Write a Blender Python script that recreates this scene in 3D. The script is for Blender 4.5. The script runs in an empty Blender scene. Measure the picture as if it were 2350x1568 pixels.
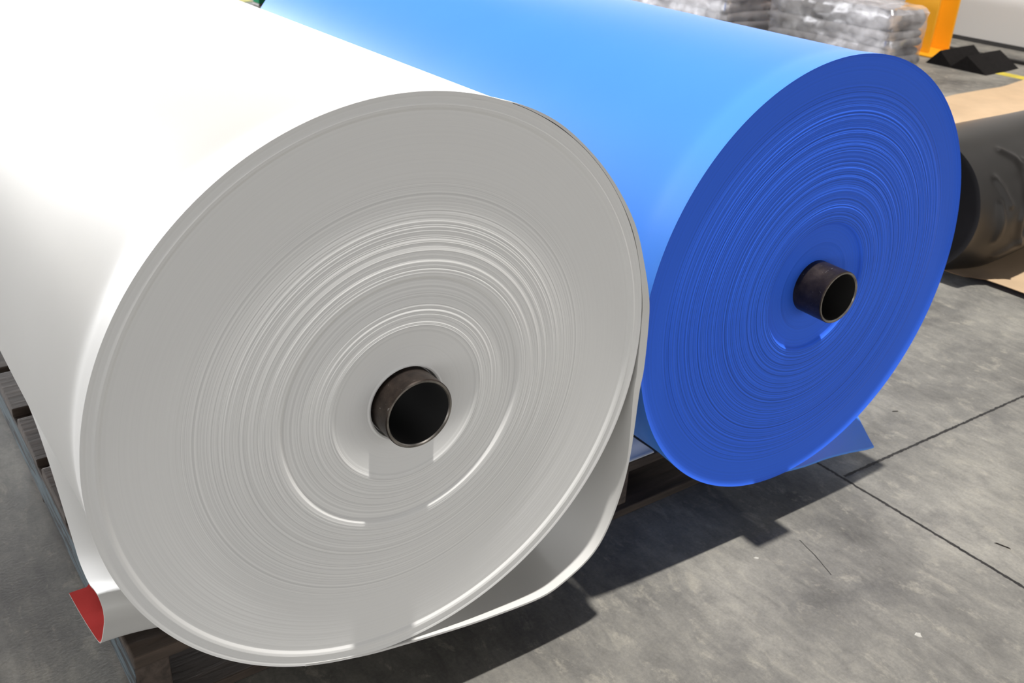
import bpy, math, random
from mathutils import Vector, Matrix, noise

# ------------------------------------------------------------------ units
# Everything is laid out in "roll radii" (white roll radius = 1, roll axis along +Y,
# white end face in the plane y = 0, floor at z = FZ) and converted to metres here.
S = 0.5
FZ = -1.35
rnd = random.Random(7)


def P(x, y, z):
    return (x * S, y * S, (z - FZ) * S)


col = bpy.context.scene.collection


# ------------------------------------------------------------------ node helpers
def new_mat(name):
    m = bpy.data.materials.new(name)
    m.use_nodes = True
    nt = m.node_tree
    b = nt.nodes["Principled BSDF"]
    return m, nt, b


def node(nt, kind, **kw):
    n = nt.nodes.new(kind)
    for k, v in kw.items():
        if k in n.inputs:
            n.inputs[k].default_value = v
        else:
            setattr(n, k, v)
    return n


def coords(nt, scale=(1, 1, 1), rot=(0, 0, 0)):
    tc = node(nt, "ShaderNodeTexCoord")
    mp = node(nt, "ShaderNodeMapping")
    mp.inputs["Scale"].default_value = scale
    mp.inputs["Rotation"].default_value = rot
    g = node(nt, "ShaderNodeNewGeometry")
    nt.links.new(g.outputs["Position"], mp.inputs["Vector"])
    return mp.outputs["Vector"]


def ramp(nt, src, stops):
    r = node(nt, "ShaderNodeValToRGB")
    e = r.color_ramp.elements
    while len(e) < len(stops):
        e.new(0.5)
    for el, (p, c) in zip(e, stops):
        el.position = p
        el.color = c if len(c) == 4 else (*c, 1)
    nt.links.new(src, r.inputs["Fac"])
    return r.outputs["Color"]


def noise_tex(nt, vec, scale, detail=4, rough=0.55, dist=0.0):
    n = node(nt, "ShaderNodeTexNoise")
    n.inputs["Scale"].default_value = scale
    n.inputs["Detail"].default_value = detail
    n.inputs["Roughness"].default_value = rough
    n.inputs["Distortion"].default_value = dist
    nt.links.new(vec, n.inputs["Vector"])
    return n.outputs["Fac"]


def mixc(nt, fac, a, b, mode="MIX"):
    m = node(nt, "ShaderNodeMix", data_type="RGBA", blend_type=mode)
    for sock, v in ((m.inputs[0], fac), (m.inputs[6], a), (m.inputs[7], b)):
        if isinstance(v, (int, float)):
            sock.default_value = v
        elif isinstance(v, tuple):
            sock.default_value = v if len(v) == 4 else (*v, 1)
        else:
            nt.links.new(v, sock)
    return m.outputs[2]


def bump(nt, bsdf, src, strength, dist):
    b = node(nt, "ShaderNodeBump")
    b.inputs["Strength"].default_value = strength
    b.inputs["Distance"].default_value = dist
    nt.links.new(src, b.inputs["Height"])
    nt.links.new(b.outputs["Normal"], bsdf.inputs["Normal"])


def plain(name, c, rough=0.5, metal=0.0, var=0.08, vscale=6, spec=0.5, bump_s=0.0, bump_scale=60):
    m, nt, b = new_mat(name)
    v = coords(nt)
    f = noise_tex(nt, v, vscale, 5)
    lo = tuple(max(0, x * (1 - var)) for x in c)
    hi = tuple(min(1, x * (1 + var)) for x in c)
    nt.links.new(ramp(nt, f, [(0.3, lo), (0.7, hi)]), b.inputs["Base Color"])
    b.inputs["Roughness"].default_value = rough
    b.inputs["Metallic"].default_value = metal
    b.inputs["Specular IOR Level"].default_value = spec
    if bump_s:
        bump(nt, b, noise_tex(nt, v, bump_scale, 3), bump_s, 0.002)
    return m


# ------------------------------------------------------------------ materials
M = {}
M["white"] = plain("white_vinyl", (0.72, 0.713, 0.695), 0.55, var=0.012, vscale=3, spec=0.2)
M["blue"] = plain("blue_vinyl", (0.074, 0.285, 0.90), 0.42, var=0.02, vscale=4, spec=0.30)
M["red"] = plain("red_lining", (0.29, 0.034, 0.031), 0.95, var=0.1, vscale=9, spec=0.0)
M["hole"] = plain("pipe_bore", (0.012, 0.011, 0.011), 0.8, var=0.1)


def windings(name, c, centre, var, r_lo, r_hi, rough, spec):
    """sheet edges of a coil: random ring tones and dust, with gap shade and ridge contrast painted in"""
    m, nt, b = new_mat(name)
    g = node(nt, "ShaderNodeNewGeometry")
    sub = node(nt, "ShaderNodeVectorMath", operation="SUBTRACT")
    nt.links.new(g.outputs["Position"], sub.inputs[0])
    sub.inputs[1].default_value = P(*centre)
    sp_ = node(nt, "ShaderNodeSeparateXYZ")
    nt.links.new(sub.outputs[0], sp_.inputs[0])
    cb = node(nt, "ShaderNodeCombineXYZ")
    nt.links.new(sp_.outputs["X"], cb.inputs["X"])
    nt.links.new(sp_.outputs["Z"], cb.inputs["Y"])
    ln = node(nt, "ShaderNodeVectorMath", operation="LENGTH")
    nt.links.new(cb.outputs[0], ln.inputs[0])
    n_ = node(nt, "ShaderNodeTexNoise", noise_dimensions="1D")
    n_.inputs["Scale"].default_value = 260.0
    n_.inputs["Detail"].default_value = 3.0
    n_.inputs["Roughness"].default_value = 0.75
    nt.links.new(ln.outputs["Value"], n_.inputs["W"])
    shade = ramp(nt, n_.outputs["Fac"], [(0.36, (1 - var,) * 3), (0.50, (1, 1, 1)), (0.64, (1 + var * 0.6,) * 3)])  # dark end paints in the shade of gaps between windings
    zone = node(nt, "ShaderNodeMapRange")
    zone.inputs["From Min"].default_value = r_hi * S
    zone.inputs["From Max"].default_value = (r_hi + 0.03) * S
    zone.inputs["To Min"].default_value = 1.0
    zone.inputs["To Max"].default_value = 0.12
    nt.links.new(ln.outputs["Value"], zone.inputs["Value"])
    zone2 = node(nt, "ShaderNodeMapRange")
    zone2.inputs["From Min"].default_value = (r_lo - 0.02) * S
    zone2.inputs["From Max"].default_value = r_lo * S
    zone2.inputs["To Min"].default_value = 0.12
    zone2.inputs["To Max"].default_value = 1.0
    nt.links.new(ln.outputs["Value"], zone2.inputs["Value"])
    zz = node(nt, "ShaderNodeMath", operation="MULTIPLY")
    nt.links.new(zone.outputs[0], zz.inputs[0])
    nt.links.new(zone2.outputs[0], zz.inputs[1])
    col_ = mixc(nt, zz.outputs[0], c, mixc(nt, 1.0, c, shade, "MULTIPLY"))
    nt.links.new(col_, b.inputs["Base Color"])
    b.inputs["Roughness"].default_value = rough
    b.inputs["Specular IOR Level"].default_value = spec
    return m


M["white_edge"] = windings("white_layer_edges", (0.87, 0.866, 0.853), (0, 0, 0), 0.13, 0.27, 0.72, 0.7, 0.2)
M["blue_edge"] = windings("blue_layer_edges", (0.036, 0.158, 0.90), (2.0686, 0.0321, -0.05), 0.42, 0.30, 0.855, 0.6, 0.25)


def steel():
    m, nt, b = new_mat("mill_scale_steel")
    v = coords(nt)
    f = noise_tex(nt, v, 28, 6, 0.65)
    c = ramp(nt, f, [(0.30, (0.012, 0.009, 0.008)), (0.55, (0.042, 0.030, 0.024)), (0.80, (0.085, 0.063, 0.05))])
    f2 = noise_tex(nt, coords(nt, (30, 200, 200)), 1.0, 2)
    c = mixc(nt, ramp(nt, f2, [(0.70, (0, 0, 0)), (0.76, (1, 1, 1))]), c, (0.25, 0.24, 0.22))
    nt.links.new(c, b.inputs["Base Color"])
    b.inputs["Metallic"].default_value = 0.55
    b.inputs["Roughness"].default_value = 0.42
    bump(nt, b, noise_tex(nt, v, 120, 4), 0.25, 0.001)
    return m


M["steel"] = steel()
M["bare_steel"] = plain("cut_steel_rim", (0.30, 0.28, 0.26), 0.33, 0.9, 0.45, 40)


def wood(name, c1, c2, along="x"):
    m, nt, b = new_mat(name)
    sc = (3, 28, 28) if along == "x" else (28, 3, 28)
    v = coords(nt, sc)
    f = noise_tex(nt, v, 1.3, 6, 0.6, 0.4)
    c = ramp(nt, f, [(0.28, c1), (0.72, c2)])
    f2 = noise_tex(nt, coords(nt), 5, 4)
    c = mixc(nt, ramp(nt, f2, [(0.45, (0, 0, 0)), (0.75, (0.5, 0.5, 0.5))]), c, tuple(x * 0.55 for x in c1))
    nt.links.new(c, b.inputs["Base Color"])
    b.inputs["Roughness"].default_value = 0.85
    bump(nt, b, f, 0.25, 0.002)
    return m


M["wood_x"] = wood("weathered_wood_boards", (0.034, 0.025, 0.019), (0.105, 0.076, 0.058), "x")
M["wood_y"] = wood("weathered_wood_stringer", (0.036, 0.027, 0.022), (0.13, 0.098, 0.079), "y")


def blue_paint():
    m, nt, b = new_mat("worn_blue_pallet_paint")
    f = noise_tex(nt, coords(nt, (40, 5, 40)), 1.1, 6, 0.7, 0.8)
    c = ramp(nt, f, [(0.42, (0.012, 0.011, 0.011)), (0.49, (0.065, 0.098, 0.118)), (0.7, (0.12, 0.17, 0.20))])
    nt.links.new(c, b.inputs["Base Color"])
    b.inputs["Roughness"].default_value = 0.75
    bump(nt, b, f, 0.7, 0.003)
    return m


M["blue_paint"] = blue_paint()


def concrete():
    m, nt, b = new_mat("worn_concrete")
    v = coords(nt)
    big = noise_tex(nt, v, 1.9, 7, 0.62, 0.3)
    c = ramp(nt, big, [(0.30, (0.095, 0.091, 0.085)), (0.50, (0.198, 0.190, 0.172)), (0.72, (0.315, 0.300, 0.265))])
    # trowel streaks and scuffs, running diagonally
    st = noise_tex(nt, coords(nt, (10, 3.8, 1), (0, 0, 0.18)), 2.8, 8, 0.72, 0.6)
    c = mixc(nt, 0.5, c, ramp(nt, st, [(0.30, (0.26, 0.26, 0.265)), (0.50, (0.49, 0.49, 0.49)), (0.70, (0.74, 0.73, 0.69))]), "OVERLAY")
    # pale dusty patches
    pa = noise_tex(nt, coords(nt, (1.6, 1, 1), (0, 0, 0.15)), 11, 8, 0.72, 0.3)
    c = mixc(nt, ramp(nt, pa, [(0.55, (0, 0, 0)), (0.66, (0.60, 0.60, 0.60))]), c, (0.37, 0.345, 0.29))
    # dark smudges
    dk = noise_tex(nt, coords(nt, (1, 1.4, 1), (0, 0, -0.4)), 4.6, 7, 0.70)
    c = mixc(nt, ramp(nt, dk, [(0.54, (0, 0, 0)), (0.76, (0.62, 0.62, 0.62))]), c, (0.085, 0.083, 0.085))
    # fine grain
    fg = noise_tex(nt, v, 140, 3, 0.7)
    c = mixc(nt, 0.55, c, ramp(nt, fg, [(0.3, (0.40, 0.40, 0.40)), (0.7, (0.60, 0.60, 0.60))]), "OVERLAY")
    nt.links.new(c, b.inputs["Base Color"])
    b.inputs["Roughness"].default_value = 0.72
    b.inputs["Specular IOR Level"].default_value = 0.25
    bump(nt, b, fg, 0.15, 0.0015)
    return m


M["concrete"] = concrete()
M["joint"] = plain("floor_joint", (0.022, 0.020, 0.019), 0.95, var=0.5, vscale=60)
M["yellow_line"] = plain("yellow_floor_paint", (0.62, 0.50, 0.03), 0.6, var=0.2, vscale=12)
M["orange_yellow"] = plain("yellow_column_paint", (0.86, 0.40, 0.012), 0.5, var=0.04)
M["kraft"] = plain("kraft_paper", (0.60, 0.43, 0.27), 0.85, var=0.08, vscale=5)
M["kraft_dark"] = plain("kraft_paper_underside", (0.40, 0.23, 0.11), 0.85, var=0.1)
M["foam"] = plain("black_foam", (0.012, 0.011, 0.011), 0.95, var=0.2, vscale=40, spec=0.1)
M["black_fabric"] = plain("black_membrane", (0.014, 0.0122, 0.011), 0.42, var=0.15, vscale=9, spec=0.42)
M["black_end"] = plain("black_roll_end", (0.005, 0.0045, 0.005), 0.95, var=0.2, spec=0.05)
M["felt"] = plain("grey_felt", (0.20, 0.19, 0.195), 0.9, var=0.15, vscale=10)
M["green"] = plain("green_paint", (0.02, 0.13, 0.065), 0.95, spec=0.0)
M["dark_rubber"] = plain("dark_rubber", (0.016, 0.015, 0.014), 0.9, var=0.2)
M["scrap"] = plain("paper_scrap", (0.55, 0.53, 0.48), 0.9)
M["splinter"] = plain("dark_splinter", (0.03, 0.025, 0.02), 0.9)


def film():
    m, nt, b = new_mat("clear_stretch_film")
    tr = node(nt, "ShaderNodeBsdfTransparent")
    gl = node(nt, "ShaderNodeBsdfGlossy")
    gl.inputs["Roughness"].default_value = 0.16
    gl.inputs["Color"].default_value = (0.95, 0.95, 1, 1)
    df = node(nt, "ShaderNodeBsdfDiffuse")
    df.inputs["Color"].default_value = (0.75, 0.75, 0.80, 1)
    m1 = node(nt, "ShaderNodeMixShader")
    m1.inputs[0].default_value = 0.45
    nt.links.new(gl.outputs[0], m1.inputs[1])
    nt.links.new(df.outputs[0], m1.inputs[2])
    m2 = node(nt, "ShaderNodeMixShader")
    f = noise_tex(nt, coords(nt, (2, 3, 4)), 2.5, 5, 0.6, 0.6)
    fr = ramp(nt, f, [(0.35, (0.15, 0.15, 0.15)), (0.65, (0.55, 0.55, 0.55))])
    nt.links.new(fr, m2.inputs[0])
    nt.links.new(tr.outputs[0], m2.inputs[1])
    nt.links.new(m1.outputs[0], m2.inputs[2])
    out = [n for n in nt.nodes if n.type == "OUTPUT_MATERIAL"][0]
    nt.links.new(m2.outputs[0], out.inputs["Surface"])
    return m


M["film"] = film()


def wall_mat():
    m, nt, b = new_mat("pale_wall_panels")
    w = node(nt, "ShaderNodeTexBrick")
    w.inputs["Scale"].default_value = 1.0
    w.inputs["Brick Width"].default_value = 1.15
    w.inputs["Row Height"].default_value = 9.0
    w.inputs["Mortar Size"].default_value = 0.006
    w.inputs["Color1"].default_value = (0.43, 0.42, 0.40, 1)
    w.inputs["Color2"].default_value = (0.41, 0.40, 0.39, 1)
    w.inputs["Mortar"].default_value = (0.28, 0.27, 0.26, 1)
    w.offset = 0
    g = node(nt, "ShaderNodeNewGeometry")
    sp = node(nt, "ShaderNodeSeparateXYZ")
    cb = node(nt, "ShaderNodeCombineXYZ")
    nt.links.new(g.outputs["Position"], sp.inputs[0])
    nt.links.new(sp.outputs["Y"], cb.inputs["X"])
    nt.links.new(sp.outputs["Z"], cb.inputs["Y"])
    nt.links.new(cb.outputs[0], w.inputs["Vector"])
    nt.links.new(w.outputs["Color"], b.inputs["Base Color"])
    b.inputs["Roughness"].default_value = 0.6
    return m


M["wall"] = wall_mat()


# ------------------------------------------------------------------ object helpers
class MB:
    """collects vertices and faces (layout units) for ONE mesh object"""

    def __init__(self):
        self.v, self.f, self.mi = [], [], []

    def grid(self, rows, closed_u=False, mi=0, flip=False):
        n = len(rows[0])
        base = len(self.v)
        for r in rows:
            self.v += [tuple(p) for p in r]
        nu = n if closed_u else n - 1
        for i in range(len(rows) - 1):
            for j in range(nu):
                a = base + i * n + j
                b = base + i * n + (j + 1) % n
                c = b + n
                d = a + n
                self.f.append((a, d, c, b) if flip else (a, b, c, d))
                self.mi.append(mi)

    def box(self, x0, x1, y0, y1, z0, z1, jit=0.0, mi=0, left_mi=None):
        b = len(self.v)
        for z in (z0, z1):
            for (x, y) in ((x0, y0), (x1, y0), (x1, y1), (x0, y1)):
                self.v.append((x + rnd.uniform(-jit, jit), y + rnd.uniform(-jit, jit), z + rnd.uniform(-jit, jit) * 0.3))
        for k, q in enumerate(((0, 3, 2, 1), (4, 5, 6, 7), (0, 1, 5, 4), (1, 2, 6, 5), (2, 3, 7, 6), (3, 0, 4, 7))):
            self.f.append(tuple(b + i for i in q))
            self.mi.append(left_mi if (k == 5 and left_mi is not None) else mi)

    def prism(self, pts, y0, y1, mi=0):
        """closed polygon of (x, z) swept from y0 to y1"""
        n = len(pts)
        b = len(self.v)
        for y in (y0, y1):
            self.v += [(x, y, z) for x, z in pts]
        self.f.append(tuple(b + i for i in range(n)))
        self.f.append(tuple(b + n + i for i in reversed(range(n))))
        self.mi += [mi, mi]
        for i in range(n):
            j = (i + 1) % n
            self.f.append((b + j, b + i, b + n + i, b + n + j))
            self.mi.append(mi)

    def build(self, name, mats, parent=None, origin=(0, 0, 0), smooth=35, bevel=0.0, recalc=True):
        if not isinstance(mats, (list, tuple)):
            mats = [mats]
        me = bpy.data.meshes.new(name)
        base = Vector(P(*origin)) if parent is None else parent_loc(parent)
        me.from_pydata([Vector(P(*v)) - base for v in self.v], [], self.f)
        for m in mats:
            me.materials.append(m)
        me.polygons.foreach_set("material_index", self.mi)
        me.update()
        if recalc:
            import bmesh
            bm = bmesh.new()
            bm.from_mesh(me)
            bmesh.ops.recalc_face_normals(bm, faces=bm.faces)
            bm.to_mesh(me)
            bm.free()
        if smooth:
            me.polygons.foreach_set("use_smooth", [True] * len(me.polygons))
            me.set_sharp_from_angle(angle=math.radians(smooth))
        o = bpy.data.objects.new(name, me)
        col.objects.link(o)
        if parent is None:
            o.location = base
        else:
            o.parent = parent
        if bevel:
            bv = o.modifiers.new("bevel", "BEVEL")
            bv.width = bevel
            bv.segments = 2
            bv.limit_method = "ANGLE"
        return o


def parent_loc(o):
    v = Vector(o.location)
    while o.parent:
        o = o.parent
        v = v + Vector(o.location)
    return v


def thing(name, label, cat, at, group=None):
    o = bpy.data.objects.new(name, None)
    o.empty_display_size = 0.1
    col.objects.link(o)
    o.location = P(*at)
    o["label"] = label
    o["category"] = cat
    if group:
        o["group"] = group
    return o


def tag(o, label, cat, group=None):
    o["label"] = label
    o["category"] = cat
    if group:
        o["group"] = group
    return o


def structure(o):
    o["kind"] = "structure"
    return o


def sstep(a, b, x):
    t = min(1, max(0, (x - a) / (b - a)))
    return t * t * (3 - 2 * t)


def lerp_table(tab, x):
    if x <= tab[0][0]:
        return tab[0][1]
    for (a, b), (c, d) in zip(tab, tab[1:]):
        if x <= c:
            return b + (d - b) * (x - a) / (c - a)
    return tab[-1][1]


def catmull(pts, n):
    out = []
    p = [pts[0]] + list(pts) + [pts[-1]]
    for i in range(1, len(p) - 2):
        for k in range(n):
            t = k / n
            out.append(tuple(
                0.5 * (2 * p[i][d] + (p[i + 1][d] - p[i - 1][d]) * t
                       + (2 * p[i - 1][d] - 5 * p[i][d] + 4 * p[i + 1][d] - p[i + 2][d]) * t * t
                       + (3 * p[i][d] - p[i - 1][d] - 3 * p[i + 1][d] + p[i + 2][d]) * t ** 3)
                for d in range(len(pts[0]))))
    out.append(tuple(pts[-1]))
    return out


# ------------------------------------------------------------------ rolls
SEG = 300


def frame_of(c, yaw, tilt):
    """maps (radial x, depth y, radial z) of a roll to layout space"""
    a = Vector((math.sin(yaw), math.cos(yaw) * math.cos(tilt), math.sin(tilt))).normalized()
    ex = Vector((math.cos(yaw), -math.sin(yaw), 0))
    ez = ex.cross(a)
    cc = Vector(c)
    return lambda x, y, z: cc + ex * x + a * y + ez * z


def layered_end(name, fr, r0, profile, ridge, mat, parent, seed, rings=760, R=1.0):
    """the coiled edge of the sheet: every winding stands a little in front of or behind its neighbour"""
    rg = random.Random(seed)
    rs = [r0 + (R - r0) * i / rings for i in range(rings + 1)]
    # several octaves of winding-to-winding telescoping
    def series(step):
        n = int((R - r0) / step) + 3
        return [rg.uniform(-1, 1) for _ in range(n)]
    s1, s2, s3 = series(0.0021), series(0.0054), series(0.0135)

    def val(s, step, r):
        t = max(0.0, (r - r0) / step)
        i = int(t)
        f = t - i
        f = f * f * (3 - 2 * f)
        i = min(i, len(s) - 2)
        return s[i] * (1 - f) + s[i + 1] * f
    rows = []
    for r in rs:
        amp = lerp_table(ridge, r)
        row = []
        y0 = lerp_table(profile, r)
        for k in range(SEG):
            th = 2 * math.pi * k / SEG
            wob = 0.0022 * math.sin(th + 1.3 + r * 3) + 0.0012 * math.sin(3 * th + r * 9)
            rr = r + wob * (1 if 0.03 < r - r0 < R - r0 - 0.05 else 0)
            m = 0.75 + 0.25 * math.sin(2 * th + r * 14)
            y = y0 + amp * (0.42 * val(s1, 0.0021, rr) + 0.75 * val(s2, 0.0054, rr) * m + 0.85 * val(s3, 0.0135, rr))
            row.append(fr(r * math.cos(th), y, r * math.sin(th)))
        rows.append(row)
    mb = MB()
    mb.grid(rows, True, flip=False)
    return mb.build(name, mat, parent, smooth=60, recalc=False)


def roll_shell(name, fr, length, mat, parent, R, flare, wrinkle=0.0, y0=0.0):
    ys = [y0, 0.004, 0.01, 0.02, 0.035, 0.05, 0.065, 0.08, 0.1, 0.12, 0.15, 0.18, 0.22, 0.3, 0.4]
    y = 0.5
    while y < length:
        ys.append(y)
        y += 0.1
    ys.append(length)
    rows = []
    for y in ys:
        rr = R - flare * (min(1.0, y / 0.135) * 0.85 + 0.15 * sstep(0.08, 0.19, y)) if y > 0 else R
        row = []
        for k in range(SEG):
            th = 2 * math.pi * k / SEG
            w = wrinkle * noise.noise(Vector((math.cos(th) * 2.2, y * 0.9, math.sin(th) * 2.2))) * sstep(0.1, 0.6, y)
            row.append(fr((rr + w) * math.cos(th), y, (rr + w) * math.sin(th)))
        rows.append(row)
    # far end, closed by a plain disc with a centre hole
    for r in (R * 0.6, 0.12):
        rows.append([fr(r * math.cos(2 * math.pi * k / SEG), length, r * math.sin(2 * math.pi * k / SEG)) for k in range(SEG)])
    mb = MB()
    mb.grid(rows, True, flip=True)
    return mb.build(name, mat, parent, smooth=50, recalc=False)


def pipe(fr, r, front, back, parent):
    th_w = 0.0125
    n = 96

    def ring(rad, y):
        return [fr(rad * math.cos(2 * math.pi * k / n), y, rad * math.sin(2 * math.pi * k / n)) for k in range(n)]
    mb = MB()
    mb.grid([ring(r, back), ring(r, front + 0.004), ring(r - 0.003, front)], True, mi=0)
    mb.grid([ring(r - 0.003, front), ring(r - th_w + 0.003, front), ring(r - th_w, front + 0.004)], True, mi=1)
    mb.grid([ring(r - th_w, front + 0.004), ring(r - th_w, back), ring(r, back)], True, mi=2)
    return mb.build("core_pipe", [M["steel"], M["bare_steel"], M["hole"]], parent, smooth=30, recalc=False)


# ---- white roll
white = thing("white_roll", "huge roll of white vinyl sheet on a pallet with its grey coiled end in front", "roll", (0, 0, -1.0))
frW = frame_of((0, 0, 0), 0, 0)
prof_w = [(0.12, 0.040), (0.1255, 0.040), (0.1285, 0.014), (0.135, 0.011), (0.141, 0.015), (0.150, 0.0150), (0.172, 0.0150), (0.20, 0.0130), (0.250, 0.0060), (0.262, 0.0030), (0.272, 0.0005),
          (0.33, 0.0025), (0.40, 0.0085), (0.428, 0.0110), (0.440, 0.0010), (0.452, 0.0000), (0.50, 0.0025), (0.56, 0.0060), (0.66, 0.0125), (0.72, 0.0150), (0.80, 0.0148),
          (0.90, 0.0115), (0.944, 0.0100), (0.953, 0.0035), (0.962, 0.0010), (0.970, 0.0035), (0.985, 0.0030), (0.993, 0.0008), (1.0, 0.0)]
ridge_w = [(0.12, 0.0), (0.258, 0.0), (0.266, 0.0010), (0.38, 0.0011), (0.395, 0.0), (0.448, 0.0), (0.456, 0.0011), (0.60, 0.0011), (0.68, 0.0005),
           (0.80, 0.00025), (0.93, 0.0002), (0.95, 0.0), (1.0, 0.0)]
layered_end("layered_end", frW, 0.12, prof_w, ridge_w, M["white_edge"], white, 3)
roll_shell("roll_body", frW, 4.5, M["white"], white, 1.0, 0.018, 0.004)
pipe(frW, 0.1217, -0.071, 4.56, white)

# loose last winding: leaves the roll at the upper right, bulges towards the blue roll and folds under
OUT = [(0.020, 0.970, 0.004), (0.120, 0.972, 0.004), (0.220, 0.968, 0.003), (0.362, 0.937, 0.001), (0.500, 0.880, 0.0), (0.626, 0.794, 0.0), (0.777, 0.650, 0.0), (0.912, 0.462, 0.0),
       (0.978, 0.301, 0), (1.026, 0.152, 0), (1.041, 0.041, 0), (1.042, -0.164, -0.004), (1.027, -0.254, -0.008), (1.012, -0.526, -0.018), (0.976, -0.717, -0.024), (0.909, -0.89, -0.028), (0.831, -0.983, -0.028), (0.715, -1.042, -0.028), (0.604, -1.073, -0.028), (0.403, -1.063, -0.024), (0.261, -1.051, -0.02), (0.114, -1.033, -0.014), (-0.037, -1.012, -0.007), (-0.159, -0.995, 0), (-0.295, -0.955, 0), (-0.408, -0.915, 0)]
prof = catmull(OUT, 6)
for _ in range(4):          # relax the curve
    prof = [prof[0]] + [tuple((a + 2 * b + c) / 4 for a, b, c in zip(*t3)) for t3 in zip(prof, prof[1:], prof[2:])] + [prof[-1]]
# several loose windings lie together on the right, a single sheet hangs below
THICK = [(-130, 0.009), (-40, 0.009), (-28, 0.014), (-15, 0.030), (-6, 0.038), (3, 0.037), (10, 0.031), (20, 0.020), (40, 0.010), (60, 0.009), (130, 0.009)]
ysW = [0.0, 0.01, 0.03, 0.06, 0.1, 0.15, 0.2, 0.26, 0.32, 0.38, 0.44, 0.5, 0.56, 0.65, 0.8, 1.0, 1.5, 2, 2.6, 3.2, 3.8, 4.4]


def wrap_rows(side):
    rows = []
    for y in ysW:
        row = []
        k = sstep(0.12, 0.55, y)
        for i, (x, z, dy) in enumerate(prof):
            a = prof[max(0, i - 1)]
            b = prof[min(len(prof) - 1, i + 1)]
            t = Vector((b[0] - a[0], b[1] - a[1])).normalized()
            nx, nz = -t[1], t[0]          # towards the outside of the clockwise curve
            ang = math.degrees(math.atan2(z, x))
            th_ = lerp_table(THICK, ang) * (1 - 0.7 * sstep(0.1, 0.5, y)) if side else 0.0
            X, Z = x - nx * th_, z - nz * th_
            if side and ang > 0:
                # stays just outside the roll body
                rr = math.hypot(X, Z)
                rb = 1.0015
                if rr < rb and ang < 70:
                    X, Z = X * rb / rr, Z * rb / rr
            zmin = -1.024 - (0.0 if side else 0.008)
            if Z < zmin:
                Z = Z * (1 - k) + zmin * k
            # away from the front the winding lies closer to the roll body
            if z > 0.2:
                f = 1 - 0.011 * sstep(0.0, 0.17, y)
                X, Z = X * f, Z * f
            X += (0.021 + 0.055 * min(y, 0.12) + 0.0225 * max(0, y - 0.15)) * sstep(0.02, 0.08, y) * math.exp(-(z / 0.30) ** 2) if x > 0.9 else 0.0
            row.append((X, y + dy, Z))
        rows.append(row)
    return rows


mb = MB()
inn = wrap_rows(1)
outr = wrap_rows(0)
mb.grid(inn)
mb.grid(outr)
nW = len(prof)
# close the sheet along its edges so it has a real thickness
mb.grid([inn[0], outr[0]])
mb.grid([inn[-1], outr[-1]])
mb.grid([[r[0] for r in inn], [r[0] for r in outr]])
mb.grid([[r[-1] for r in inn], [r[-1] for r in outr]])
w = mb.build("loose_outer_wrap", M["white"], white, smooth=45)
w["label"] = "loose white outer winding bulging away and folding under"

# ---- blue roll
BC = (2.0686, 0.0321, -0.05)
blue = thing("blue_roll", "huge roll of bright blue vinyl sheet lying beside the white roll", "roll", (2.0686, 0.0321, -1.05))
YAW, TILT = 0.0233, -0.002
frB = frame_of(BC, YAW, TILT)
prof_b = [(0.117, 0.016), (0.130, 0.014), (0.15, 0.012), (0.190, 0.0100), (0.205, 0.0065), (0.262, 0.0060), (0.286, 0.0030), (0.300, -0.0130), (0.34, -0.0148),
          (0.45, -0.0115), (0.60, -0.0062), (0.75, 0.0000), (0.845, 0.0045), (0.862, 0.0085), (0.94, 0.0098), (0.965, 0.0098), (0.977, 0.0085), (0.986, 0.0058), (0.994, 0.0015), (1.0, -0.003)]
ridge_b = [(0.117, 0.0), (0.185, 0.0), (0.19, 0.0008), (0.215, 0.0007), (0.225, 0.0), (0.295, 0.0), (0.305, 0.0012), (0.55, 0.0013), (0.75, 0.0013), (0.845, 0.0011),
           (0.862, 0.0002), (0.93, 0.00015), (0.96, 0.0), (1.0, 0.0)]
layered_end("layered_end", frB, 0.117, prof_b, ridge_b, M["blue_edge"], blue, 11)
roll_shell("roll_body", frB, 4.33, M["blue"], blue, 1.0001, 0.011, 0.002, -0.003)
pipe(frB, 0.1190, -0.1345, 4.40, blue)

# tail of the blue sheet, slipping out from under the roll to the right
TAIL = [(1.72, -0.930), (1.80, -0.965), (1.88, -1.002), (1.96, -1.036), (2.05, -1.055), (2.16, -1.073), (2.327, -1.100), (2.502, -1.115), (2.62, -1.133), (2.73, -1.154), (2.85, -1.181), (2.925, -1.193)]
tp = catmull(TAIL, 5)
ysB = [0.045, 0.065, 0.1, 0.15, 0.2, 0.26, 0.32, 0.38, 0.44, 0.5, 0.56, 0.65, 0.8, 1.1, 1.6, 2.2, 3.0, 4.0]


def tail_rows(thick):
    rows = []
    for y in ysB:
        row = []
        k = sstep(0.2, 0.5, y)
        n = len(tp)
        for i, (x, z) in enumerate(tp):
            u = i / (n - 1)
            skew = 0.66 * min(max(y - 0.035, 0), 0.45) * sstep(0.45, 1.0, u)
            zz = z
            if x < 2.35:
                zz = z * (1 - k) + max(z, -1.050) * k
            elif x < 2.7:
                q = (2.7 - x) / 0.35
                zz = z + k * q * (max(z, -1.05) - z)
            curl = 0.035 * sstep(0.75, 1.0, u) * sstep(0.04, 0.35, y)
            row.append((x + skew, y + 0.012 + 0.006 * u, zz + curl - thick))
        rows.append(row)
    return rows


mb = MB()
a_, b_ = tail_rows(0.0), tail_rows(0.011)
mb.grid(a_)
mb.grid(b_)
mb.grid([a_[0], b_[0]])
mb.grid([a_[-1], b_[-1]])
mb.grid([[r[0] for r in a_], [r[0] for r in b_]])
mb.grid([[r[-1] for r in a_], [r[-1] for r in b_]])
t_ = mb.build("loose_tail", M["blue"], blue, smooth=45)
t_["label"] = "loose blue sheet end sticking out under the roll"

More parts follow.
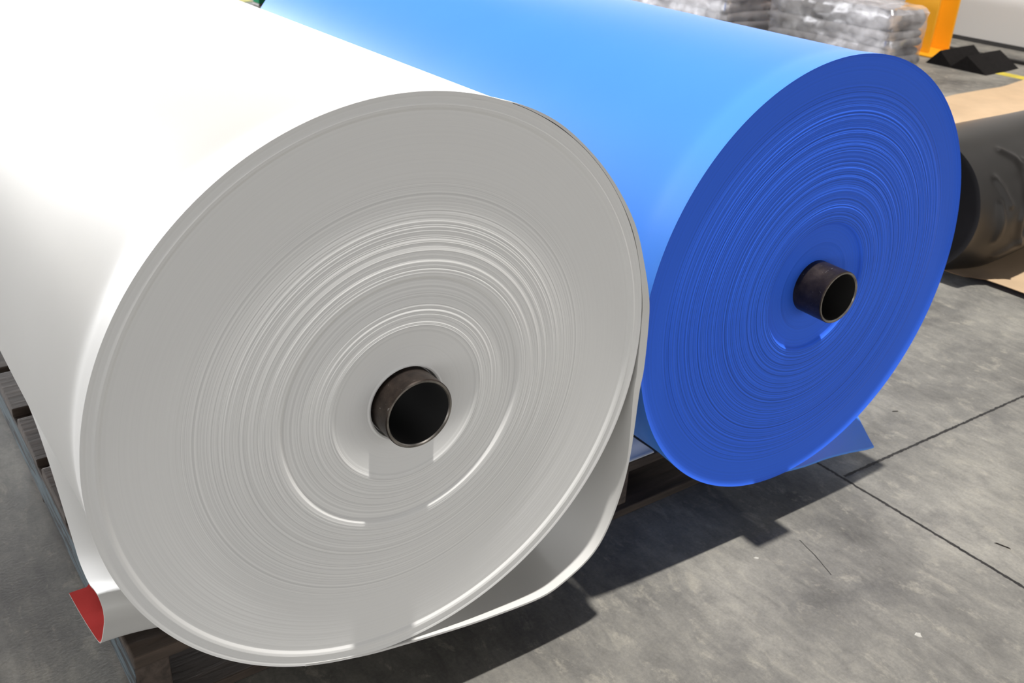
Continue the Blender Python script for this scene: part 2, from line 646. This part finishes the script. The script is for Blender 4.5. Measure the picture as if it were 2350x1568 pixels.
# ------------------------------------------------------------------ folded liner sheet under both rolls
liner = thing("liner_sheet", "white sheet with red underside folded along the pallet front under the white roll", "sheet", (0, 1.0, -1.06))


def hump(x):
    """height of the fold bulge at the sheet's left end, flattened under the rolls"""
    return sstep(-0.30, -0.93, x) if x < -0.3 else 0.0


# profile (y, z) at the bulging left end, from the back of the upper layer round the fold to the back of the lower one
LE = [(2.60, -0.900), (2.10, -0.868), (1.80, -0.846), (1.50, -0.830), (1.19, -0.817), (0.95, -0.808), (0.80, -0.799), (0.65, -0.780), (0.585, -0.764), (0.525, -0.750),
      (0.480, -0.775), (0.490, -0.835), (0.520, -0.900), (0.548, -0.960), (0.566, -0.992), (0.590, -1.010), (0.640, -1.022), (0.75, -1.045), (0.88, -1.073), (1.02, -1.100)]
LF = [(2.60, -1.041), (2.10, -1.041), (1.70, -1.041), (1.40, -1.041), (1.15, -1.041), (0.95, -1.041), (0.80, -1.041), (0.67, -1.040), (0.60, -1.040), (0.545, -1.039),
      (0.510, -1.039), (0.500, -1.040), (0.494, -1.043), (0.492, -1.046), (0.495, -1.050), (0.503, -1.054), (0.53, -1.055), (0.65, -1.055), (0.80, -1.055), (0.95, -1.055)]
XE = [-0.790, -0.815, -0.837, -0.861, -0.888, -0.909, -0.922, -0.928, -0.925, -0.925, -0.925, -0.925, -0.928, -0.933, -0.937, -0.940, -0.943, -0.947, -0.949, -0.950]
xs = [0, 0.012, 0.025, 0.04, 0.06, 0.085, 0.115, 0.15, 0.2, 0.26, 0.33, 0.42, 0.55, 0.75, 1.0]
LEc = catmull([(a[0], a[1], b[0], b[1], c) for a, b, c in zip(LE, LF, XE)], 5)


def liner_rows(off):
    rows = []
    n = len(LEc)
    for u in xs:
        row = []
        for i, (ey, ez, fy, fz, xe) in enumerate(LEc):
            x = xe + (1.69 - xe) * u
            h = hump(x)
            y = fy + (ey - fy) * h
            z = fz + (ez - fz) * h
            # lower layer lies on the boards and only droops past the pallet's edge
            if i > n * 0.8 and x > -0.86:
                z = max(z, -1.055)
            row.append([x, y, z])
        rows.append(row)
    # offset along the profile normal for the lining
    if off:
        new = []
        for row in rows:
            nr = []
            for i, p in enumerate(row):
                a = row[max(0, i - 1)]
                b = row[min(len(row) - 1, i + 1)]
                t = Vector((b[1] - a[1], b[2] - a[2]))
                t = t.normalized() if t.length > 0 else Vector((1, 0))
                nr.append([p[0], p[1] - t[1] * off, p[2] + t[0] * off])
            new.append(nr)
        rows = new
    return rows


mb = MB()
lo_ = liner_rows(0.0)
li_ = liner_rows(0.005)
mb.grid(lo_)
mb.grid([lo_[0], li_[0]])
mb.grid([[r[-1] for r in lo_], [r[-1] for r in li_]])
mb.build("white_face", M["white"], liner, smooth=60, recalc=False)
mb = MB()
mb.grid(li_)
r_ = mb.build("red_lining", M["red"], liner, smooth=60, recalc=False)
r_["label"] = "red underside showing inside the open fold"

# ------------------------------------------------------------------ pallet
pal = thing("pallet", "weathered wooden pallet with flaking blue side under the two rolls", "pallet", (0.6, 2.1, FZ))
for i, y0 in enumerate((0.5, 1.0, 1.49, 2.0, 2.53, 3.03, 3.52)):
    mb = MB()
    mb.box(-0.85, 2.10, y0, y0 + (0.43 if i else 0.44), -1.115, -1.064, 0.004)
    mb.build("deck_board", M["wood_x"], pal, smooth=0, bevel=0.003)
for i, x0 in enumerate((-0.853, 0.36, 1.42, 2.0)):
    mb = MB()
    mb.box(x0, x0 + 0.125, 0.505, 3.93, -1.305, -1.1155, 0.002, left_mi=1 if i == 0 else None)
    o = mb.build("stringer", [M["wood_y"], M["blue_paint"]], pal, smooth=0, bevel=0.003)
    if i == 0:
        o["label"] = "stringer with flaking blue paint on its outer side"
for y0 in (0.47, 2.05, 3.6):
    mb = MB()
    mb.box(-0.85, 2.10, y0, y0 + 0.33, -1.348, -1.3055, 0.003)
    mb.build("bottom_board", M["wood_x"], pal, smooth=0, bevel=0.003)
# knot in the front board
mb = MB()
n = 20
mb.grid([[(-0.66 + rr * 0.032 * math.cos(2 * math.pi * k / n), 0.585 + rr * 0.011 * math.sin(2 * math.pi * k / n), -1.0625 - 0.001 * rr) for k in range(n)] for rr in (1, 0.05)], True)
mb.build("knot", M["hole"], pal, smooth=60)

# ------------------------------------------------------------------ setting
mb = MB()
mb.box(-14, 22, -14, 34, FZ - 0.2, FZ)
structure(mb.build("floor", M["concrete"], None, (0, 0, FZ), smooth=0))
mb = MB()
mb.box(17.0, 17.3, -14, 34, FZ + 0.07, FZ + 16)
structure(mb.build("wall_right", M["wall"], None, (17, 10, FZ), smooth=0))
mb = MB()
mb.box(16.98, 17.25, -14, 34, FZ, FZ + 0.075)
structure(mb.build("baseboard_right", M["dark_rubber"], None, (17, 10, FZ), smooth=0))


mb = MB()
mb.box(-14, -0.42, -14, 34, FZ + 5.35, FZ + 5.75)  # unseen deck, added to keep lamp light off the left floor
structure(mb.build("added_shade_deck", M["wall"], None, (-7, 10, FZ + 5.35), smooth=0))


def floor_strip(name, pts, width, mat, jit=0.0, z=0.0012, thick=0.002, step=0.05):
    """a strip lying on the floor, with a ragged outline"""
    L, Rr = [], []
    for (a, b) in zip(pts, pts[1:]):
        d = Vector((b[0] - a[0], b[1] - a[1]))
        n = max(1, int(d.length / step))
        nrm = Vector((-d[1], d[0])).normalized()
        for k in range(n + (1 if b == pts[-1] else 0)):
            p = Vector(a) + d * (k / n)
            w1 = width / 2 * (1 + rnd.uniform(-jit, jit))
            w2 = width / 2 * (1 + rnd.uniform(-jit, jit))
            o = nrm * rnd.uniform(-jit, jit) * width * 0.3
            q = p + nrm * w1 + o
            L.append((q[0], q[1]))
            q = p - nrm * w2 + o
            Rr.append((q[0], q[1]))
    m_ = MB()
    top, bot = FZ + z + thick, FZ - 0.001
    m_.grid([[(x, y, bot) for x, y in L], [(x, y, top) for x, y in L], [(x, y, top) for x, y in Rr], [(x, y, bot) for x, y in Rr]])
    mid = pts[len(pts) // 2]
    return m_.build(name, mat, None, (mid[0], mid[1], FZ), smooth=0)


structure(floor_strip("trim_1", [(2.77, 6.0), (2.745, -0.9), (2.62, -6)], 0.016, M["joint"], 0.35, 0.0004, 0.0004, 0.012))
structure(floor_strip("trim_2", [(2.77, 0.095), (4.475, 0.056), (6.8, 0.0), (16.9, -0.2)], 0.016, M["joint"], 0.35, 0.0004, 0.0004, 0.012))
structure(floor_strip("trim_6", [(2.119, -0.139), (2.09, -0.256), (2.041, -0.392)], 0.004, M["joint"], 0.4, 0.0003, 0.0003, 0.012))
structure(floor_strip("trim_3", [(14.58, 1.0), (14.58, 6.13)], 0.26, M["yellow_line"], 0.03))
structure(floor_strip("trim_4", [(-2.0, 16.80), (6.19, 16.80)], 0.46, M["yellow_line"], 0.03))
structure(floor_strip("trim_5", [(15.75, 3.0), (15.75, 8.5)], 0.13, M["dark_rubber"], 0.05, 0.03, 0.02))

# ------------------------------------------------------------------ dark roll on kraft paper (right background)
DR = dict(y=1.80, r=0.55, x0=5.70, x1=10.5)
dark = thing("dark_roll", "roll of black membrane lying on brown paper beyond the blue roll", "roll", (8.0, DR["y"], FZ))


CREASES = [([(0.54, 200), (0.48, 183), (0.55, 163), (0.66, 140)], 0.030, 0.030), ([(0.37, 210), (0.54, 200), (0.68, 190), (0.90, 182)], 0.030, 0.030),
           ([(0.22, 148), (0.28, 156), (0.34, 170)], 0.022, 0.030), ([(0.46, 126), (0.58, 136), (0.62, 150)], 0.022, 0.032),
           ([(0.24, 168), (0.26, 183), (0.25, 196)], 0.020, 0.030), ([(1.0, 150), (1.1, 175), (1.05, 200)], 0.028, 0.035)]


def dark_r(x, th):
    """radius with the sagging, wrinkled outer layer on the near lower side"""
    r = DR["r"]
    u = x - DR["x0"]
    ang = (th + math.pi) % (2 * math.pi)          # 0 on the near (-y) side
    low = math.exp(-((((th - math.radians(215) + math.pi) % (2 * math.pi)) - math.pi) / 0.75) ** 2)
    e = sstep(0.0, 0.5, u)
    r += low * e * 0.075 * (1 + 0.5 * math.sin(2.3 * u + 0.6))
    # diagonal folds
    p1 = u * 3.2 + th * 2.2
    p2 = u * 2.1 - th * 2.6
    r += low * e * 0.062 * (max(0, math.sin(p1)) ** 5 + max(0, math.sin(p2)) ** 6)
    for pts, amp, wid in CREASES:
        best = 9.0
        for (u0, t0), (u1, t1) in zip(pts, pts[1:]):
            q0, q1 = 0.58 * math.radians(t0), 0.58 * math.radians(t1)
            dx, dy = u1 - u0, q1 - q0
            w = ((u - u0) * dx + (0.58 * th - q0) * dy) / (dx * dx + dy * dy)
            w = min(1, max(0, w))
            best = min(best, math.hypot(u - u0 - w * dx, 0.58 * th - q0 - w * dy))
        r += amp * math.exp(-(best / wid) ** 2)
    r += 0.006 * noise.noise(Vector((u * 1.5, math.cos(th) * 2, math.sin(th) * 2)))
    return r


rows = []
nseg = 220
nx_ = 260
for i in range(nx_ + 1):
    x = DR["x0"] + (DR["x1"] - DR["x0"]) * i / nx_
    row = []
    for k in range(nseg):
        th = 2 * math.pi * k / nseg
        r = dark_r(x, th)
        z = FZ + DR["r"] + 0.012 + r * math.sin(th)
        row.append((x, DR["y"] + r * math.cos(th), max(z, FZ + 0.012)))
    rows.append(row)
mb = MB()
mb.grid(rows, True)
mb.build("roll_body", M["black_fabric"], dark, smooth=60)
mb = MB()
er = []
for f in (1.0, 0.97, 0.9, 0.6, 0.14, 0.13):
    dx = {1.0: 0.0, 0.97: 0.012, 0.9: 0.02, 0.6: 0.022, 0.14: 0.03, 0.13: 0.2}[f]
    row = []
    for k in range(nseg):
        th = 2 * math.pi * k / nseg
        r = dark_r(DR["x0"], th) * f
        row.append((DR["x0"] + dx, DR["y"] + r * math.cos(th), FZ + DR["r"] + 0.012 + r * math.sin(th)))
    er.append(row)
mb.grid(er, True)
mb.build("layered_end", M["black_end"], dark, smooth=40)

# kraft paper
near = [(6.02, -1.5), (6.03, 0.2), (6.00, 0.9), (5.96, 1.5), (5.95, 2.6), (5.93, 3.6), (5.95, 5.35)]
nU, nV = 60, 80
rows = []
for i in range(nU + 1):
    u = i / nU
    row = []
    for j in range(nV + 1):
        v = j / nV
        y = -1.6 + v * (5.45 + 1.6)
        x = 5.98 + 0.03 * math.sin(y * 2) + u * 9.5
        if v > 0.9:
            k = (v - 0.9) / 0.1
            y += k * (0.10 * noise.noise(Vector((x * 0.9, 3.1, 0))) + 0.06 * math.sin(x * 2.7) - 0.05)
            if x > 13.2:
                y += k * 0.12 * (x - 13.2)
        z = FZ + 0.004 + 0.012 * abs(noise.noise(Vector((x * 0.8, y * 1.1, 5)))) * sstep(0.0, 0.06, u)
        e = min(u / 0.03, 1)
        z += 0.045 * (1 - sstep(0, 1, e)) * (0.6 + 0.4 * math.sin(y * 1.7))
        if v > 0.93:
            z += 0.05 * ((v - 0.93) / 0.07) ** 2 * (0.6 + 0.4 * math.sin(x * 3))
        # flat under the roll
        if abs(y - DR["y"]) < 0.6 and 5.8 < x < 10.6:
            z = FZ + 0.004 + (z - FZ - 0.004) * sstep(0.35, 0.6, abs(y - DR["y"]))
        row.append((x, y, z))
    rows.append(row)
mb = MB()
mb.grid(rows)
bot = [[(x, y, z - 0.0035) for x, y, z in r] for r in rows]
mb.grid(bot, mi=1)
mb.grid([rows[0], bot[0]], mi=1)
mb.grid([[r[-1] for r in rows], [r[-1] for r in bot]], mi=1)
tag(mb.build("kraft_paper", [M["kraft"], M["kraft_dark"]], None, (9, 2, FZ), smooth=60),
    "sheet of brown kraft paper spread on the floor under the black roll", "paper")

# ------------------------------------------------------------------ black zigzag foam, yellow column
PK = [(7.20, 0.0), (6.985, 0.235), (6.73, 0.03), (6.50, 0.235), (6.10, 0.0)]
rows_t = []
for (x, dz, dy) in ((14.15, 0, 0), (14.7, 0.01, 0.03), (15.30, 0.0, 0.1)):
    rows_t.append([(x, y + dy, FZ + h + dz * (h > 0.1)) for y, h in PK])
mb = MB()
mb.grid(rows_t)
bt = [[(x, y, FZ + max(0.0, (z - FZ) - 0.06) if 0.02 < z - FZ else FZ) for x, y, z in r] for r in rows_t]
bt = [[(x, y + (0.0), FZ + 0.0005) for x, y, z in r] for r in rows_t]
mb.grid(bt)
for a, b in ((rows_t[0], bt[0]), (rows_t[-1], bt[-1])):
    mb.grid([a, b])
tag(mb.build("foam_block", M["foam"], None, (14.7, 6.65, FZ), smooth=0), "black zigzag foam piece on the floor beside the yellow column", "foam")

colm = thing("steel_column", "yellow painted steel column standing near the pale wall", "column", (15.1, 8.0, FZ))
mb = MB()
mb.box(14.85, 14.895, 7.63, 8.29, FZ + 0.03, FZ + 9)
mb.build("flange", M["orange_yellow"], colm, smooth=0, bevel=0.004)
mb = MB()
mb.box(14.896, 15.45, 7.94, 7.98, FZ + 0.03, FZ + 9)
mb.build("web", M["orange_yellow"], colm, smooth=0)
mb = MB()
mb.box(15.451, 15.496, 7.63, 8.29, FZ + 0.03, FZ + 9)
mb.build("flange", M["orange_yellow"], colm, smooth=0, bevel=0.004)
mb = MB()
mb.box(14.6, 15.75, 7.40, 8.52, FZ, FZ + 0.03)
mb.build("base_plate", M["orange_yellow"], colm, smooth=0, bevel=0.004)


# ------------------------------------------------------------------ film-wrapped stacks of grey felt
def soft_slab(x0, x1, y0, y1, z0, z1, seed, wav=0.05):
    """a folded slab of felt: rounded edges, wavy outline"""
    mb_ = MB()
    prof_ = []
    h = (z1 - z0) / 2
    for k in range(9):
        a = -math.pi / 2 + math.pi * k / 8
        prof_.append((h * 0.9 * math.cos(a), z0 + h + h * math.sin(a)))
    per = []
    nn = 26
    def edge(p, q):
        for k in range(nn):
            t = k / nn
            per.append((p[0] + (q[0] - p[0]) * t, p[1] + (q[1] - p[1]) * t))
    edge((x0, y0), (x1, y0))
    edge((x1, y0), (x1, y1))
    edge((x1, y1), (x0, y1))
    edge((x0, y1), (x0, y0))
    cx, cy = (x0 + x1) / 2, (y0 + y1) / 2
    rows_ = [[(cx, cy, z0)] * len(per)]
    for off, z in prof_:
        r_ = []
        for (x, y) in per:
            nz = noise.noise(Vector((x * 1.3, y * 1.3, seed * 3.7))) * wav
            dx = (-1 if abs(x - x0) < 1e-6 else (1 if abs(x - x1) < 1e-6 else 0))
            dy = (-1 if abs(y - y0) < 1e-6 else (1 if abs(y - y1) < 1e-6 else 0))
            zz = z + 0.4 * wav * noise.noise(Vector((x * 0.9 + 4, y * 0.9, seed * 1.9)))
            r_.append((x + dx * (off - h * 0.9 + nz), y + dy * (off - h * 0.9 + nz), zz))
        rows_.append(r_)
    rows_.append([(cx, cy, z1)] * len(per))
    mb_.grid(rows_, True)
    return mb_


def wrapped_stack(at, dims, layers, label, seed, bulge):
    x0, x1, y0, y1 = dims
    st = thing("wrapped_stack", label, "stack", at, "film wrapped stacks of grey felt")
    z = FZ + 0.02
    for i, hgt in enumerate(layers):
        j = bulge[i]
        soft_slab(x0 - j, x1, y0 + 0.02 * (i % 2), y1, z, z + hgt, seed + i).build("felt_slab", M["felt"], st, smooth=60)
        z += hgt * 0.985
    # crumpled film draped over everything
    top = z + 0.02
    rows_ = []
    nn = 150
    per = []
    X0, X1, Y0, Y1 = x0 - max(bulge) - 0.04, x1 + 0.04, y0 - 0.06, y1 + 0.06
    rad = 0.16
    corners = ((X0 + rad, Y0 + rad, 180), (X1 - rad, Y0 + rad, 270), (X1 - rad, Y1 - rad, 0), (X0 + rad, Y1 - rad, 90))
    for cx, cy, a0 in corners:
        for k in range(8):
            a = math.radians(a0 + 90 * k / 7)
            per.append((cx + rad * math.cos(a), cy + rad * math.sin(a)))
    full = []
    for (a, b) in zip(per, per[1:] + per[:1]):
        d = math.hypot(b[0] - a[0], b[1] - a[1])
        m_ = max(1, int(d / 0.06))
        for k in range(m_):
            full.append((a[0] + (b[0] - a[0]) * k / m_, a[1] + (b[1] - a[1]) * k / m_))
    cx, cy = (X0 + X1) / 2, (Y0 + Y1) / 2

    def crumple(x, y, z_, s):
        n1 = noise.noise(Vector((x * 2.1, y * 2.1, z_ * 3 + seed)))
        n2 = noise.noise(Vector((x * 5.5 + z_ * 4, y * 5.5, z_ * 7 + seed)))
        return s * (0.6 * n1 + 0.5 * (abs(n2) * 2 - 0.5))
    for k in range(15):
        t = k / 14
        z_ = FZ + 0.03 + (top - FZ - 0.10) * t
        r_ = []
        for (x, y) in full:
            c = crumple(x, y, z_, 0.035)
            dx, dy = x - cx, y - cy
            L = math.hypot(dx, dy)
            r_.append((x + dx / L * c, y + dy / L * c, z_))
        rows_.append(r_)
    for k in range(1, 24):
        t = k / 23
        s = 1 - t * 0.985
        zz = top - 0.07 + 0.07 * math.sin(min(1, t * 14) * math.pi / 2)
        r_ = []
        for (x, y) in full:
            X, Y = cx + (x - cx) * s, cy + (y - cy) * s
            r_.append((X, Y, zz + crumple(X, Y, zz, 0.04) + 0.012))
        rows_.append(r_)
    mb_ = MB()
    mb_.grid(rows_, True)
    mb_.build("stretch_film", M["film"], st, smooth=25)
    return st


wrapped_stack((13.3, 8.3, FZ), (12.85, 13.72, 7.08, 9.5), [0.16, 0.13, 0.14, 0.12, 0.34], "stack of grey felt under clear film beside the yellow column", 2, [0.02, 0.06, 0.0, 0.07, 0.03])
wrapped_stack((13.4, 12.0, FZ), (12.1, 14.3, 9.85, 15.5), [0.17, 0.15, 0.16, 0.18, 0.15, 0.20], "stack of folded grey felt under crumpled shiny film behind the blue roll", 9, [0.0, 0.08, 0.02, 0.1, 0.05, 0.0])

# ------------------------------------------------------------------ gap between the rolls: green post
post = thing("green_post", "dark green post standing far behind the gap between the two rolls", "post", (6.3, 16.1, FZ))
mb = MB()
mb.box(6.06, 6.50, 15.96, 16.26, FZ + 0.045, FZ + 3.2)
mb.build("shaft", M["green"], post, smooth=0, bevel=0.006)
mb = MB()
mb.box(6.05, 6.51, 15.95, 16.27, FZ, FZ + 0.044)
mb.build("base", M["wood_y"], post, smooth=0, bevel=0.006)

# ------------------------------------------------------------------ bits on the floor


def debris(name, x, y, pts, h, mat, label, cat):
    m_ = MB()
    n_ = len(pts)
    b0 = [(x + px, y + py, FZ + 0.0003) for px, py in pts]
    t0 = [(x + px * 0.8, y + py * 0.8, FZ + h) for px, py in pts]
    c0 = [(x, y, FZ + h * 1.1)] * n_
    m_.grid([b0, t0, c0], True)
    return tag(m_.build(name, mat, None, (x, y, FZ), smooth=0), label, cat)


debris("splinter", 2.95, -0.715, [(-0.014, 0.036), (-0.010, 0.038), (0.013, -0.036), (0.010, -0.037)], 0.006, M["splinter"], "thin dark splinter lying on the floor right of the long joint", "splinter")
debris("splinter", 3.618, 0.37, [(-0.018, 0.012), (-0.014, 0.015), (0.020, -0.002), (0.019, -0.007)], 0.005, M["splinter"], "tiny dark splinter on the floor just right of the blue roll", "splinter")
debris("paper_scrap", 2.043, -0.856, [(-0.016, 0.010), (0.004, 0.016), (0.019, 0.004), (0.006, -0.008), (0.002, -0.018), (-0.010, -0.010)], 0.003, M["scrap"], "small pale paper scrap on the open floor near the front", "scrap")
debris("paper_scrap", 1.831, -0.118, [(-0.013, 0.010), (0.003, 0.008), (0.013, -0.004), (0.004, -0.010), (-0.006, -0.004)], 0.003, M["scrap"], "pale paper scrap at the edge of the blue roll's shadow", "scrap")

# ------------------------------------------------------------------ light
def spot(name, loc, target, energy, size, radius, blend, color=(1, 1, 1)):
    l = bpy.data.lights.new(name, "SPOT")
    l.energy = energy
    l.spot_size = size
    l.spot_blend = blend
    l.shadow_soft_size = radius
    l.color = color
    o = bpy.data.objects.new(name, l)
    col.objects.link(o)
    o.location = P(*loc)
    d = Vector(P(*target)) - o.location
    o.rotation_euler = d.to_track_quat("-Z", "Y").to_euler()
    return o


KEY = (3.2, -0.85, 30.0)
spot("high_bay_lamp", KEY, (8.2, 3.0, FZ), 12300, math.radians(38), 0.24, 0.3, (1.0, 0.97, 0.92))

# two fill lights without a visible source, added behind to brighten the roll rims
def back_fill(x, width, energy):
    al = bpy.data.lights.new("back_fill_light", "AREA")
    al.shape = "RECTANGLE"
    al.size, al.size_y = width * S, 1.5
    al.energy = energy
    al.color = (0.97, 0.98, 1.0)
    ao = bpy.data.objects.new("back_fill_light", al)
    col.objects.link(ao)
    ao.location = P(x, 46, 0.25)
    ao.rotation_euler = (Vector(P(1, 2, 0.5)) - ao.location).to_track_quat("-Z", "Y").to_euler()


back_fill(-2.6, 5.0, 14500)
back_fill(9.5, 6.0, 7000)

w_ = bpy.data.worlds.new("hall_light")
bpy.context.scene.world = w_
w_.use_nodes = True
nt = w_.node_tree
bg = nt.nodes["Background"]
tc = node(nt, "ShaderNodeTexCoord")
sp = node(nt, "ShaderNodeSeparateXYZ")
nt.links.new(tc.outputs["Generated"], sp.inputs[0])
mr = node(nt, "ShaderNodeMapRange")
mr.inputs["From Min"].default_value = -1
mr.inputs["From Max"].default_value = 1
nt.links.new(sp.outputs["Z"], mr.inputs["Value"])
c = ramp(nt, mr.outputs[0], [(0.0, (0.05, 0.05, 0.05)), (0.48, (0.25, 0.24, 0.23)), (0.503, (1.3, 1.29, 1.275)), (0.545, (1.2, 1.195, 1.18)), (0.61, (0.42, 0.42, 0.42)), (0.69, (0.05, 0.05, 0.051)), (1.0, (0.035, 0.035, 0.036))])
# extra fill added from the left and the back for the rolls' sides
def mth(op, a, b):
    n_ = node(nt, "ShaderNodeMath", operation=op)
    for k_, q_ in enumerate((a, b)):
        if isinstance(q_, (int, float)):
            n_.inputs[k_].default_value = q_
        else:
            nt.links.new(q_, n_.inputs[k_])
    return n_.outputs[0]
left = mth("MAXIMUM", mth("MULTIPLY", sp.outputs["X"], -1.0), 0.0)
back = mth("MAXIMUM", sp.outputs["Y"], 0.0)
strength = mth("ADD", mth("ADD", mth("MULTIPLY", left, 0.5), mth("MULTIPLY", back, 0.3)), 1.85)
nt.links.new(c, bg.inputs["Color"])
nt.links.new(strength, bg.inputs["Strength"])

# ------------------------------------------------------------------ camera
R = [[0.8131603423127882, 0.22958810779975658, -0.5348453593765927],
     [-0.5801425970003611, 0.39384187664812353, -0.7129678417319825],
     [0.0469555623480952, 0.8900437500231164, 0.4534504363316486]]
Cc = (-1.374171809697772, -2.3677822385490814, 1.6301766083178486)
cam = bpy.data.cameras.new("camera")
co = bpy.data.objects.new("camera", cam)
col.objects.link(co)
m4 = Matrix(R).to_4x4()
m4.translation = Vector(P(*Cc))
co.matrix_world = m4
cam.sensor_width = 36
cam.sensor_fit = "HORIZONTAL"
cam.lens = 2254.9 * 36 / 2350
cam.clip_start = 0.02
cam.clip_end = 200
cam.dof.use_dof = True
cam.dof.focus_distance = 1.55
cam.dof.aperture_fstop = 9.0
sc = bpy.context.scene
sc.camera = co
sc.view_settings.view_transform = "Standard"
sc.view_settings.look = "None"
sc.view_settings.exposure = 0.0
sc.view_settings.gamma = 1.0
sc.view_settings.use_curve_mapping = False
